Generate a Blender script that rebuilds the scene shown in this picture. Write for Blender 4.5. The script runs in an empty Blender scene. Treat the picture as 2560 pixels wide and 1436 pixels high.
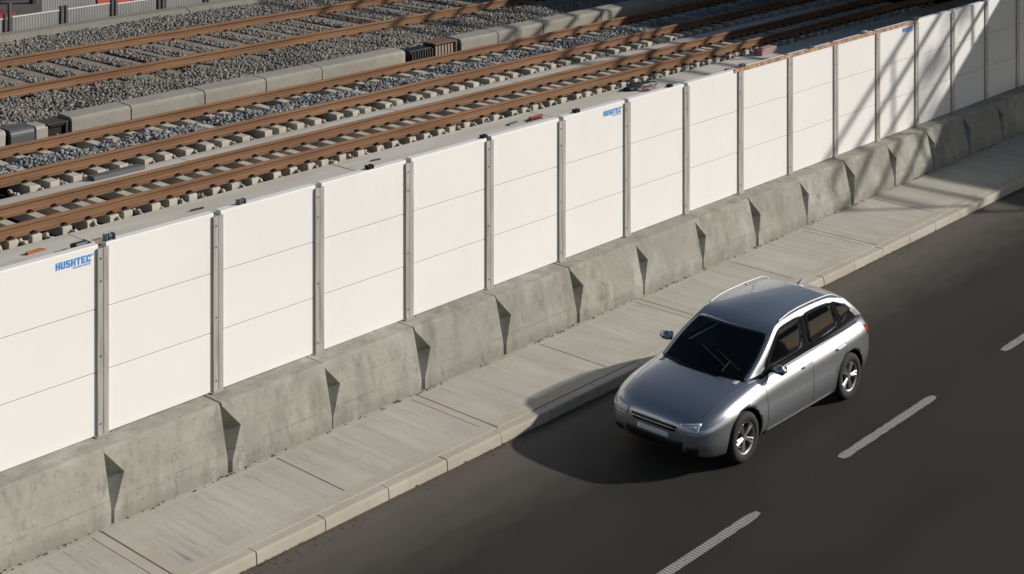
import bpy, bmesh, math, random
import numpy as np
from mathutils import Vector, Matrix
from mathutils.bvhtree import BVHTree
random.seed(4); rng = np.random.default_rng(4)
sc = bpy.context.scene
COL = sc.collection
# ---------------------------------------------------------------- camera, sky, sun, exposure
H = 9.1
cam_d = bpy.data.cameras.new('camera'); cam = bpy.data.objects.new('camera', cam_d); COL.objects.link(cam)
cam.location = (0, 0, H)
cam.rotation_euler = (math.radians(90), 0, -math.atan2(.7408, .6717))
cam_d.sensor_width = 36; cam_d.lens = 3881 / 2560 * 36
cam_d.shift_y = -(718 + 635) / 2560
cam_d.clip_start = .1; cam_d.clip_end = 1500
sc.camera = cam
SUN = Vector((1.6, -1.33, 1.0)).normalized()
el = math.asin(SUN.z)
w = bpy.data.worlds.new('World'); sc.world = w; w.use_nodes = True
nt = w.node_tree
sky = nt.nodes.new('ShaderNodeTexSky'); sky.sky_type = 'NISHITA'; sky.sun_disc = False
sky.sun_elevation = el; sky.sun_rotation = math.atan2(SUN.x, SUN.y)
nt.links.new(sky.outputs[0], nt.nodes['Background'].inputs[0]); nt.nodes['Background'].inputs[1].default_value = .06
sd = bpy.data.lights.new('sun', 'SUN'); sd.energy = 4.5; sd.angle = math.radians(.9); sd.color = (1, .95, .885)
so = bpy.data.objects.new('sun', sd); COL.objects.link(so); so.rotation_euler = SUN.to_track_quat('Z', 'Y').to_euler()
so.location = (20, -10, 30)
sc.view_settings.view_transform = 'Standard'; sc.view_settings.look = 'None'
sc.view_settings.exposure = .02; sc.view_settings.gamma = 1
# ---------------------------------------------------------------- material helpers
def mat(name, col, rough=.8, metal=0, spec=.5):
    m = bpy.data.materials.new(name); m.use_nodes = True
    p = m.node_tree.nodes['Principled BSDF']
    p.inputs['Base Color'].default_value = (*col, 1); p.inputs['Roughness'].default_value = rough
    p.inputs['Metallic'].default_value = metal; p.inputs['Specular IOR Level'].default_value = spec
    return m
class N:
    def __init__(s, m): s.m = m; s.t = m.node_tree; s.p = s.t.nodes['Principled BSDF']
    def new(s, ty, **k):
        n = s.t.nodes.new(ty)
        for a, v in k.items(): setattr(n, a, v)
        return n
    def link(s, a, b): s.t.links.new(a, b)
    def pos(s, scale=(1, 1, 1), obj=False):
        mp = s.new('ShaderNodeMapping'); mp.inputs['Scale'].default_value = scale
        src = s.new('ShaderNodeTexCoord').outputs['Object'] if obj else s.new('ShaderNodeNewGeometry').outputs['Position']
        s.link(src, mp.inputs[0]); return mp.outputs[0]
    def noise(s, scale, detail=4, sc3=(1, 1, 1), rough=.55, obj=False, dist=0):
        n = s.new('ShaderNodeTexNoise'); n.inputs['Scale'].default_value = scale; n.inputs['Detail'].default_value = detail
        n.inputs['Roughness'].default_value = rough; n.inputs['Distortion'].default_value = dist
        s.link(s.pos(sc3, obj), n.inputs['Vector']); return n.outputs['Fac']
    def voro(s, scale, sc3=(1, 1, 1)):
        n = s.new('ShaderNodeTexVoronoi'); n.inputs['Scale'].default_value = scale
        s.link(s.pos(sc3), n.inputs['Vector']); return n.outputs['Distance']
    def ramp(s, fac, a, b, ca=0., cb=1.):
        n = s.new('ShaderNodeMapRange'); n.clamp = True
        for i, v in zip((1, 2, 3, 4), (a, b, ca, cb)): n.inputs[i].default_value = v
        s.link(fac, n.inputs[0]); return n.outputs[0]
    def mul(s, a, b, op='MULTIPLY'):
        n = s.new('ShaderNodeMath', operation=op)
        for i, v in enumerate((a, b)):
            if isinstance(v, (int, float)): n.inputs[i].default_value = v
            else: s.link(v, n.inputs[i])
        return n.outputs[0]
    def mix(s, fac, a, b, blend='MIX'):
        n = s.new('ShaderNodeMix', data_type='RGBA', blend_type=blend)
        if isinstance(fac, (int, float)): n.inputs[0].default_value = fac
        else: s.link(fac, n.inputs[0])
        for i, v in ((6, a), (7, b)):
            if isinstance(v, tuple): n.inputs[i].default_value = (*v, 1)
            else: s.link(v, n.inputs[i])
        return n.outputs[2]
    def base(s, c): s.link(c, s.p.inputs['Base Color'])
    def bump(s, h, strength=.3, dist=.01):
        n = s.new('ShaderNodeBump'); n.inputs['Strength'].default_value = strength; n.inputs['Distance'].default_value = dist
        s.link(h, n.inputs['Height']); s.link(n.outputs[0], s.p.inputs['Normal'])
    def sep(s):
        n = s.new('ShaderNodeSeparateXYZ'); s.link(s.new('ShaderNodeNewGeometry').outputs['Position'], n.inputs[0]); return n.outputs

def concrete(name, c1, c2, stain=(.10, .10, .075), streak=True, pits=True, amt=.75):
    m = mat(name, c1, .9, 0, .25); n = N(m)
    c = n.mix(n.ramp(n.noise(1.3, 5), .35, .65), c1, c2)
    c = n.mix(n.ramp(n.noise(9, 6, rough=.7), .42, .75, 0, .35), c, tuple(.55 * v for v in c1))
    if streak:
        st = n.mul(n.ramp(n.noise(3.2, 5, (1, 1, .22), .65), .48, .72, 0, amt), n.ramp(n.noise(.7, 3), .35, .6))
        c = n.mix(st, c, stain)
        dk = n.ramp(n.noise(2.3, 7, (1, 1, .8), .75), .6, .72, 0, .6)
        c = n.mix(dk, c, tuple(.6 * v for v in stain))
    if pits:
        pt = n.mul(n.ramp(n.voro(9.5), .05, .10, 1, 0), n.ramp(n.noise(2.2, 2), .44, .52))
        c = n.mix(n.mul(pt, .85), c, (.03, .025, .02))
    n.base(c)
    n.bump(n.noise(45, 6, rough=.7), .35, .006)
    return m
M = {}
M['barrier'] = concrete('barrier_concrete', (.355, .34, .285), (.29, .278, .235), (.13, .125, .095), amt=.75)
n = N(M['barrier'])
src = M['barrier'].node_tree.nodes['Principled BSDF'].inputs['Base Color'].links[0].from_socket
zz = n.mul(n.sep()[2], n.mul(n.noise(1.5, 2), .02), 'ADD')
def hline(z, w_): return n.ramp(n.mul(n.mul(zz, z, 'SUBTRACT'), 0, 'ADD'), 0, 1)
for z_, st in ((.285, .55), (.56, .3)):
    ab = n.new('ShaderNodeMath', operation='ABSOLUTE'); n.link(n.mul(zz, z_, 'SUBTRACT'), ab.inputs[0])
    src = n.mix(n.mul(n.ramp(ab.outputs[0], .002, .007, st, 0), n.ramp(n.noise(1.4, 3), .42, .52)), src, (.10, .095, .08))
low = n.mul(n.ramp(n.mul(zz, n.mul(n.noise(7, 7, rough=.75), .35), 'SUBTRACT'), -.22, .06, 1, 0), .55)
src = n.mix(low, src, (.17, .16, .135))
src = n.mix(n.mul(n.ramp(n.noise(38, 5, rough=.8), .58, .72), .5), src, (.14, .13, .11))
oi = n.new('ShaderNodeObjectInfo').outputs['Random']
pale = n.mul(n.ramp(n.noise(1.9, 6, (1, 1, .45), .65), .52, .68, 0, .6), 1)
src = n.mix(pale, src, (.48, .475, .44))
src = n.mix(n.mul(n.ramp(n.noise(5.5, 7, (1, 1, .5), .8), .54, .66), .6), src, (.13, .125, .10))
src = n.mix(n.ramp(oi, 0, 1, 0, .30), src, (.24, .235, .205))
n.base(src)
# pavement: pale concrete with brushed streaks running across it
m = mat('pavement_concrete', (.4, .37, .3), .9, 0, .2); n = N(m)
c = n.mix(n.ramp(n.noise(.9, 4), .35, .65), (.47, .445, .385), (.41, .39, .335))
br = n.ramp(n.noise(1, 5, (3.2, .22, 1), .7, dist=.2), .46, .64, 0, .48); c = n.mix(br, c, (.33, .315, .27))
br = n.ramp(n.noise(1, 6, (13, .3, 1), .7, dist=.2), .51, .67, 0, .42); c = n.mix(br, c, (.27, .255, .225))
sc_ = n.mul(n.ramp(n.noise(1, 7, (24, .8, 1), .8, dist=.5), .575, .63), n.ramp(n.noise(1.1, 4), .44, .54))
c = n.mix(n.mul(sc_, .55), c, (.11, .085, .075))
c = n.mix(n.ramp(n.noise(14, 5, rough=.7), .55, .8, 0, .3), c, (.2, .18, .16))
n.base(c); n.bump(n.noise(1, 5, (40, 3, 1)), .3, .006); M['pave'] = m
m = mat('kerb_concrete', (.4, .37, .3), .85, 0, .25); n = N(m)
c = n.mix(n.ramp(n.noise(1.1, 4), .38, .62), (.44, .41, .35), (.395, .355, .285))
c = n.mix(n.ramp(n.noise(16, 6, rough=.75), .55, .8, 0, .45), c, (.2, .17, .13))
n.base(c); n.bump(n.noise(50, 5), .3, .004); M['kerb'] = m
m = mat('joint_dirt', (.05, .042, .035), .95); M['joint'] = m
# asphalt: fine grain; paler dusty band by the kerb
m = mat('asphalt', (.03, .03, .03), .8, 0, .3); n = N(m)
Y_ = n.sep()[1]
c = n.mix(n.ramp(n.noise(.35, 4, (1, 2, 1)), .35, .65), (.0165, .0142, .0112), (.022, .0195, .016))
c = n.mix(n.ramp(n.noise(110, 3, rough=.8), .5, .75, 0, .3), c, (.055, .049, .042))
wt = n.new('ShaderNodeTexWave', wave_type='BANDS', bands_direction='Y'); wt.inputs['Scale'].default_value = .176; wt.inputs['Distortion'].default_value = .5; n.link(n.pos(), wt.inputs['Vector'])
c = n.mix(n.mul(wt.outputs['Fac'], .35), c, (.03, .0275, .024))
dust = n.ramp(n.mul(Y_, n.mul(n.noise(1.2, 6, (1, 3, 1)), .9), 'ADD'), 12.6, 14.35, 0, .8)
c = n.mix(dust, c, (.13, .115, .098))
edge = n.mul(n.ramp(n.mul(Y_, n.mul(n.noise(6, 6, rough=.7), .25), 'ADD'), 13.93, 14.02), .8)
c = n.mix(edge, c, (.10, .07, .05))
c = n.mix(n.ramp(n.voro(21), .03, .05, .5, 0), c, (.012, .01, .01))
n.base(c); n.bump(n.noise(160, 4, rough=.8), .5, .004); M['asphalt'] = m
m = mat('road_paint', (.3, .29, .28), .7); n = N(m)
wv = n.new('ShaderNodeTexWave'); wv.inputs['Scale'].default_value = 6.2; wv.inputs['Distortion'].default_value = .6
n.link(n.pos((1, .25, 1)), wv.inputs['Vector'])
c = n.mix(n.ramp(wv.outputs['Fac'], .25, .6), (.14, .135, .13), (.36, .35, .34))
c = n.mix(n.ramp(n.noise(30, 5, rough=.8), .55, .62, 0, .8), c, (.05, .045, .04)); n.base(c); M['paint'] = m
# wall
m = mat('white_panel', (.8, .78, .74), .55, 0, .3); n = N(m)
c = n.mix(n.ramp(n.noise(.6, 3), .35, .65), (.80, .785, .755), (.775, .76, .73))
c = n.mix(n.ramp(n.noise(2, 5, (1.5, 1.5, .35), .6), .55, .8, 0, .10), c, (.6, .55, .48)); n.base(c)
n.bump(n.noise(3, 2, (2, 1, .3)), .08, .01); M['panel'] = m
M['gasket'] = mat('panel_gasket', (.10, .095, .09), .8)
m = mat('galvanised_post', (.52, .48, .44), .45, .35); n = N(m)
c = n.mix(n.ramp(n.noise(5, 5, (3, 3, .25)), .4, .65), (.52, .495, .465), (.38, .355, .33)); n.base(c); M['post'] = m
M['bolt'] = mat('bolt_steel', (.08, .07, .065), .5, .6)
M['clamp'] = mat('clamp_steel', (.22, .25, .28), .4, .7)
M['black'] = mat('black_plastic', (.012, .012, .012), .5)
M['logo'] = mat('logo_blue', (.04, .27, .72), .5)
m = mat('rusty_strip', (.45, .27, .15), .8); n = N(m)
n.base(n.mix(n.ramp(n.noise(9, 6), .4, .6), (.5, .32, .19), (.28, .14, .07))); M['strip'] = m
# railway
m = mat('rusty_rail', (.3, .13, .05), .75, 0, .3); n = N(m)
c = n.mix(n.ramp(n.noise(1, 5, (.5, 6, 6)), .38, .62), (.225, .122, .062), (.155, .078, .038))
c = n.mix(n.ramp(n.noise(2.5, 6, (.4, 1, 9), .7), .52, .75, 0, .6), c, (.13, .055, .028))
n.base(c); M['rail'] = m
M['railhead'] = mat('worn_rail_head', (.38, .20, .10), .5, .3)
m = mat('sleeper_concrete', (.4, .37, .3), .9); n = N(m)
c = n.mix(n.ramp(n.noise(2, 5), .35, .65), (.52, .485, .41), (.43, .39, .32))
c = n.mix(n.ramp(n.noise(12, 6, rough=.7), .5, .75, 0, .4), c, (.2, .14, .09)); n.base(c); n.bump(n.noise(40, 4), .3, .006); M['sleeper'] = m
m = mat('old_sleeper', (.3, .26, .21), .9); n = N(m)
c = n.mix(n.ramp(n.noise(2, 5), .35, .65), (.25, .215, .17), (.20, .172, .14)); n.base(c); M['oldsleeper'] = m
def stones(name, c1, c2):
    m = mat(name, c1, .9, 0, .2); n = N(m)
    g = n.new('ShaderNodeNewGeometry').outputs['Random Per Island']
    n.base(n.mix(g, c1, c2)); return m
M['stoneA'] = stones('pale_ballast', (.125, .115, .10), (.285, .265, .235))
M['stoneB'] = stones('grey_ballast', (.12, .124, .125), (.30, .30, .295))
M['stoneC'] = stones('cream_ballast', (.34, .31, .25), (.48, .44, .37))
M['bed'] = mat('shade_dark_track_bed', (.012, .010, .008), .95, 0, .1)  # dark dirt, blackened further so sleeper and stone gaps read as deep shade
m = mat('slab_concrete', (.5, .48, .42), .9, 0, .2); n = N(m)
c = n.mix(n.ramp(n.noise(.7, 4, (.5, 2, 1)), .38, .62), (.56, .535, .475), (.49, .46, .395))
c = n.mix(n.ramp(n.noise(1.5, 6, (.35, 3, 1), .7), .55, .75, 0, .5), c, (.36, .29, .2))
c = n.mix(n.mul(n.ramp(n.noise(1, 5, (1.3, 26, 1), .7, dist=.3), .64, .68), .5), c, (.08, .07, .06))
n.base(c); n.bump(n.noise(30, 5), .2, .006); M['slab'] = m
M['trough'] = concrete('trough_concrete', (.33, .31, .265), (.28, .265, .225), (.2, .18, .14), True, False, .3)
M['edge'] = concrete('edge_concrete', (.27, .25, .21), (.23, .215, .18), (.14, .12, .1), True, False, .3)
m = mat('hoarding_steel', (.4, .4, .4), .6); n = N(m)
c = n.mix(n.ramp(n.noise(1.5, 4), .4, .6), (.24, .235, .23), (.20, .197, .193)); n.base(c); M['hoard'] = m
M['hoardcap'] = mat('hoarding_cap', (.6, .6, .6), .5)
M['hpost'] = mat('hoarding_post', (.09, .092, .1), .6, .3)
M['orange'] = mat('orange_container', (.42, .075, .03), .6)
M['earth'] = mat('earth_ground', (.09, .082, .072), .95)
M['deck'] = concrete('bridge_concrete', (.3, .29, .27), (.24, .23, .22), streak=False, pits=False)
M['steelrail'] = mat('bridge_railing', (.15, .16, .17), .5, .5)
M['bark'] = mat('tree_bark', (.09, .065, .045), .95)
M['leaf'] = mat('tree_leaves', (.06, .10, .03), .7)
M['red'] = mat('red_plastic', (.26, .03, .02), .5)
M['pink'] = mat('pink_board', (.36, .22, .21), .8)
M['clip'] = mat('rail_clip_iron', (.035, .022, .015), .7, .3)
M['timber'] = mat('orange_timber', (.36, .13, .05), .8)

# ---------------------------------------------------------------- mesh helpers
def tag(o, label=None, cat=None, group=None, kind=None):
    if label: o['label'] = label
    if cat: o['category'] = cat
    if group: o['group'] = group
    if kind: o['kind'] = kind
    return o
def link(name, me, parent=None, loc=None):
    o = bpy.data.objects.new(name, me); COL.objects.link(o)
    if parent is not None: o.parent = parent
    if loc is not None: o.location = loc
    return o
def empty(name, loc=(0, 0, 0), rz=0):
    o = bpy.data.objects.new(name, None); COL.objects.link(o); o.location = loc; o.rotation_euler = (0, 0, rz); o.empty_display_size = .2; return o
class MB:
    def __init__(s): s.v = []; s.f = []; s.mi = []
    def add(s, vs, fs, mi=0):
        k = len(s.v); s.v += [tuple(v) for v in vs]; s.f += [tuple(k + i for i in f) for f in fs]; s.mi += [mi] * len(fs); return s
    def box(s, x0, x1, y0, y1, z0, z1, mi=0):
        return s.add([(x0, y0, z0), (x1, y0, z0), (x1, y1, z0), (x0, y1, z0), (x0, y0, z1), (x1, y0, z1), (x1, y1, z1), (x0, y1, z1)],
              [(3, 2, 1, 0), (4, 5, 6, 7), (0, 1, 5, 4), (1, 2, 6, 5), (2, 3, 7, 6), (3, 0, 4, 7)], mi)
    def prism(s, prof, x0, x1, mi=0):                     # prof in (y,z), counter-clockwise seen from -x ; extruded along x
        k = len(prof); vs = [(x0, y, z) for y, z in prof] + [(x1, y, z) for y, z in prof]
        fs = [(i, (i + 1) % k, k + (i + 1) % k, k + i) for i in range(k)] + [tuple(range(k))[::-1], tuple(range(k, 2 * k))]
        return s.add(vs, fs, mi)
    def tube(s, p0, p1, r, n=8, r1=None, mi=0, caps=True):
        p0 = Vector(p0); p1 = Vector(p1); d = (p1 - p0).normalized(); r1 = r if r1 is None else r1
        u = d.orthogonal().normalized(); v = d.cross(u)
        a = [p0 + (u * math.cos(t) + v * math.sin(t)) * r for t in [2 * math.pi * i / n for i in range(n)]]
        b = [p1 + (u * math.cos(t) + v * math.sin(t)) * r1 for t in [2 * math.pi * i / n for i in range(n)]]
        fs = [(i, (i + 1) % n, n + (i + 1) % n, n + i) for i in range(n)]
        if caps: fs += [tuple(range(n))[::-1], tuple(range(n, 2 * n))]
        return s.add(a + b, fs, mi)
    def build(s, name, mats, parent=None, loc=None, smooth=False, bevel=0, seg=1):
        me = bpy.data.meshes.new(name); me.from_pydata(s.v, [], s.f); me.update()
        for m_ in (mats if isinstance(mats, (list, tuple)) else [mats]): me.materials.append(m_)
        me.polygons.foreach_set('material_index', s.mi)
        bm = bmesh.new(); bm.from_mesh(me); bmesh.ops.recalc_face_normals(bm, faces=bm.faces)
        if bevel: bmesh.ops.bevel(bm, geom=list(bm.edges), offset=bevel, segments=seg, affect='EDGES', clamp_overlap=True)
        bm.to_mesh(me); bm.free()
        if smooth:
            for p in me.polygons: p.use_smooth = True
        return link(name, me, parent, loc)
def copy_tree(o, parent=None):
    c = o.copy(); COL.objects.link(c); c.parent = parent
    for ch in list(o.children): copy_tree(ch, c)
    return c
def plane(name, x0, x1, y0, y1, z, m, kind='structure'):
    mb = MB(); mb.add([(x0, y0, z), (x1, y0, z), (x1, y1, z), (x0, y1, z)], [(0, 1, 2, 3)])
    return tag(mb.build(name, m), kind=kind)
ORD = ['first', 'second', 'third', 'fourth', 'fifth', 'sixth', 'seventh', 'eighth', 'ninth', 'tenth', 'eleventh', 'twelfth', 'thirteenth',
       'fourteenth', 'fifteenth', 'sixteenth', 'seventeenth', 'eighteenth', 'nineteenth']
L = 1.7
def PX(k): return (6.174 + k) * L
TZ = 1.62                        # level of the tracks, the pavement is z = 0
# ---------------------------------------------------------------- setting
plane('ground', -400, 500, -400, 500, -.5, M['earth'])
plane('road', -60, 160, -12, 13.9, -.14, M['asphalt'])
# pavement slabs, each with a trowelled border; one sheet of slabs over a dark joint bed
mb = MB(); mb.box(-30, 90, 14.06, 16.3, -.3, -.02, 1)
x = 15.22 - 5.1 * 5
while x < 62:
    x1 = x + 5.1
    if x1 < 70:
        mb.box(x + .006, x1 - .006, 14.065, 16.2, -.1, 0, 0)
    x = x1
pv = tag(mb.build('pavement', [M['pave'], M['joint']], bevel=.004), kind='structure')
mb = MB()
x = 15.22 - 5.1 * 5
while x < 60:                      # trowelled border strips and scored half joints
    mb.box(x + .02, x + 5.08, 14.075, 14.25, -.01, .004)
    mb.box(x + .012, x + .15, 14.25, 15.62, -.01, .004); mb.box(x + 4.95, x + 5.088, 14.25, 15.62, -.01, .004)
    mb.box(x + .15, x + 4.95, 15.55, 15.66, -.01, .004)
    x += 5.1
tag(mb.build('pavement_border', [M['kerb']]), kind='structure')
mb = MB(); x = 15.22 - 5.1 * 5 + 2.55
while x < 60:
    mb.box(x, x + .012, 14.25, 15.6, -.01, .002); x += 5.1
tag(mb.build('pavement_joint', [M['joint']]), kind='structure')
mb = MB(); x = 15.12 - 1.02 * 24; i = 0
while x < 62:
    dz = random.uniform(-.004, .003); dy = random.uniform(-.005, .005)
    mb.prism([(13.895 + dy, -.3), (14.055, -.3), (14.055, dz), (13.925 + dy, dz), (13.908 + dy, -.010 + dz), (13.902 + dy, -.03 + dz), (13.895 + dy, -.12)], x + .005, x + 1.015)
    x += 1.02
tag(mb.build('kerb', M['kerb'], bevel=.003), kind='structure')
# lane markings
for i, (x0, x1, lb) in enumerate([(13.25, 15.86, 'worn white lane dash cut by the bottom edge of the picture'), (17.78, 20.37, 'worn white lane dash beside the silver car'),
                   (22.6, 25.2, 'worn white lane dash cut by the right edge of the picture')]):
    mb = MB(); n_ = 26
    vs = []; fs = []
    for k in range(n_ + 1):
        xx = x0 + (x1 - x0) * k / n_; wv_ = .065 + random.uniform(-.006, .006)
        if k in (0, n_): wv_ = .035
        vs += [(xx, 10.37 - wv_, -.136), (xx, 10.37 + wv_ + (.01 if k == 0 else 0), -.136)]
    fs = [(2 * k, 2 * k + 2, 2 * k + 3, 2 * k + 1) for k in range(n_)]
    mb.add(vs, fs); o = mb.build('lane_marking', M['paint']); tag(o, lb, 'lane marking', 'lane dashes painted on the road')
# embankment carrying the tracks (low dark bed, its black standing in for shade in the gaps) and its concrete slabs
mb = MB(); mb.box(-40, 140, 16.24, 36.4, -.4, TZ - .16)
tag(mb.build('embankment', M['bed']), kind='structure')
mb = MB(); x = -20.; 
while x < 90:
    l_ = random.choice([3.1, 4.6, 5.4]); dz = random.uniform(-.004, .006)
    mb.box(x, x + l_ - .012, 16.5, 20.2, TZ - .4, TZ - .09 + dz)
    mb.box(x - .7, x + l_ - .712, 20.21, 21.29 + random.uniform(-.02, .02), TZ - .4, TZ + .006 - dz - .09); x += l_
tag(mb.build('trackside_slab', M['slab'], bevel=.008), kind='structure')
mb = MB(); x = -20.
while x < 90:
    l_ = random.choice([2.4, 3.7, 5.2]); j = random.uniform(-.04, .05)
    mb.prism([(23.03, TZ - .4), (23.70 + j * .5, TZ - .4), (23.70 + j * .5, TZ - .08), (23.5 + j, TZ - .045), (23.2, TZ - .03), (23.03, TZ - .09)], x, x + l_ - .01); x += l_
tag(mb.build('middle_slab', M['slab'], bevel=.01), kind='structure')
mb = MB(); x = -4.
while x < 120:
    mb.prism([(35.6, TZ - .5), (36.3, TZ - .5), (36.3, TZ + .15), (35.85, TZ + .16), (35.6, TZ + .06)], x, x + 9.98); x += 10
tag(mb.build('platform_edge', M['edge'], bevel=.01), kind='structure')
plane('back_yard', -40, 160, 36.3, 140, .9, M['earth'])
# ---------------------------------------------------------------- ballast (uncountable stones: stuff)
CUBE = np.array([(-1, -1, -1), (1, -1, -1), (1, 1, -1), (-1, 1, -1), (-1, -1, 1), (1, -1, 1), (1, 1, 1), (-1, 1, 1)], float)
CF = np.array([(3, 2, 1, 0), (4, 5, 6, 7), (0, 1, 5, 4), (1, 2, 6, 5), (2, 3, 7, 6), (3, 0, 4, 7)])
def ballast(name, areas, m, label):
    P = []; S = []
    for (x0, x1, y0, y1, zf, step, size) in areas:
        xs = np.arange(x0, x1, step); ys = np.arange(y0, y1, step)
        gx, gy = np.meshgrid(xs, ys); gx = gx.ravel() + rng.uniform(-.45, .45, gx.size) * step; gy = gy.ravel() + rng.uniform(-.45, .45, gy.size) * step
        # only where the camera could look, with a margin
        d = .7408 * gx + .6717 * gy; r = .6717 * gx - .7408 * gy
        k = (r / d > -.36) & (r / d < .38) & ((H - 1.6) / d > .14)
        gx = gx[k]; gy = gy[k]
        z = zf(gx, gy) + rng.uniform(-.25, .3, gx.size) * size
        k = z > -50; P.append(np.c_[gx, gy, z][k]); S.append(size * rng.uniform(.7, 1.3, k.sum()))
    P = np.concatenate(P); S = np.concatenate(S); n_ = len(P)
    base = CUBE[None] * rng.uniform(.55, 1.1, (n_, 1, 3)) + rng.uniform(-.32, .32, (n_, 8, 3))
    base *= np.where(CUBE[:, 2:3] > 0, .75, 1)[None]
    q = rng.normal(size=(n_, 4)); q /= np.linalg.norm(q, axis=1)[:, None]
    a, b, c, d = q.T
    R = np.stack([1 - 2 * (c * c + d * d), 2 * (b * c - a * d), 2 * (b * d + a * c), 2 * (b * c + a * d), 1 - 2 * (b * b + d * d), 2 * (c * d - a * b),
                  2 * (b * d - a * c), 2 * (c * d + a * b), 1 - 2 * (b * b + c * c)], 1).reshape(-1, 3, 3)
    V = np.einsum('nij,nkj->nki', R, base) * S[:, None, None] * .5 + P[:, None]
    F = (CF[None] + 8 * np.arange(n_)[:, None, None]).reshape(-1)
    me = bpy.data.meshes.new(name); me.vertices.add(n_ * 8); me.vertices.foreach_set('co', V.reshape(-1))
    me.loops.add(len(F)); me.loops.foreach_set('vertex_index', F.astype(np.int32))
    me.polygons.add(n_ * 6); me.polygons.foreach_set('loop_start', np.arange(0, len(F), 4, dtype=np.int32))
    me.polygons.foreach_set('loop_total', np.full(n_ * 6, 4, np.int32)); me.update(calc_edges=True)
    me.materials.append(m); o = link(name, me); tag(o, label, 'grit' if 'grit' in name else 'ballast', None, 'stuff'); print(name, n_); return o
def zG(x, y): return np.where(rng.uniform(size=x.size) < .13 + .2 * (np.sin(x * 1.3) > .2), -.128, -99)
def zH(x, y): return np.where(rng.uniform(size=x.size) < .10 + .25 * (np.sin(x * 2.1 + 1) > .5), .012, -99)
M['grit'] = stones('road_grit', (.06, .048, .036), (.2, .17, .13))
ballast('road_grit', [(8, 34, 13.68, 13.89, zG, .06, .013), (8, 34, 13.84, 13.89, zG, .03, .012), (8, 34, 15.60, 15.645, zH, .03, .016)], M['grit'], 'dark grit lying in the gutter and along the foot of the barrier')
SA, SB, SC = .758, .455, .413        # sleeper spacing of the three tracks
def zA(x, y):
    s = np.mod(x - 18.2 + SA / 2, SA) - SA / 2                   # stones stay clear of the sleeper tops between the rails
    on = (np.abs(s) < .175) & (((y > 30.35) & (y < 33.1)) | ((y > 29.35) & (y < 30.1) & (np.sin(x * 5.1) + np.sin(x * 1.7) > -1.2)))
    lump = .05 * np.sin(x * .9 + y) + .05 * np.sin(x * 2.3 - y * 1.9) + .03 * np.sin(x * 5 + 2 * y)
    base = TZ + np.where((y > 26.8) & (y < 29.4), .02 + .6 * lump, -.01 + .35 * lump * ((y < 30) | (y > 33.2)))
    base = np.where(y > 34.4, TZ + .03 + .3 * lump, base)
    near = (np.abs(y - 30.08) < .17) | (np.abs(y - 33.0) < .17)
    base = np.where(near, TZ - .08, base)
    return np.where(on, -99, base)
def zB(x, y):
    s = np.mod(x - 14.1 + SB / 2, SB) - SB / 2
    edge = np.clip((25.55 - y) / .25, 0, 1) 
    b = TZ - .16 + .15 * edge + .03 * np.sin(x * 3 + y * 2) + .02 * np.sin(x * 7.7)
    b = np.where((np.abs(s) < .10) & (y > 25.3), -99, b)
    return b
for a_ in ():
    pass
ballast('track_ballast', [(14, 46, 26.68, 35.62, zA, .054, .068)], M['stoneA'], 'pale crushed stone ballast around the farthest track')
ballast('track_ballast', [(12, 44, 24.3, 25.7, zB, .055, .075)], M['stoneB'], 'blue-grey crushed stone ballast between the rails of the middle track')
def zlow(y0, y1):
    def f_(x, y):
        s = np.mod(x - PC + SC / 2, SC) / SC
        keep = (s > .62) & (rng.uniform(size=x.size) < .9)
        return np.where(keep, TZ - .10 + .06 * np.sin(s * 9), -99)
    return f_
PC = 10.3
def zC(x, y):
    s = np.mod(x - PC + SC / 2, SC) / SC - .5      # 0 = sleeper centre; stones heaped on its far side
    u = np.where(s > .23, s, 9)
    keep = (u < .44) & (y < 21.48)
    return np.where(keep, TZ - .045 - (u - .23) * .45, -99)
def zD(x, y):
    s = np.mod(x - 14.1 + SB / 2, SB) / SB - .5
    keep = (s > .22) & (s < .44)
    return np.where(keep, TZ - .06 - (s - .22) * .5, -99)
def zE(x, y): return np.where(rng.uniform(size=x.size) < .5, TZ - .19, -99)
ballast('track_ballast', [(10, 42, 21.3, 21.5, zC, .036, .06), (10, 42, 23.7, 24.0, zD, .036, .058)], M['stoneC'],
        'cream stones heaped between the sleeper ends of the nearer tracks')
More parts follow.
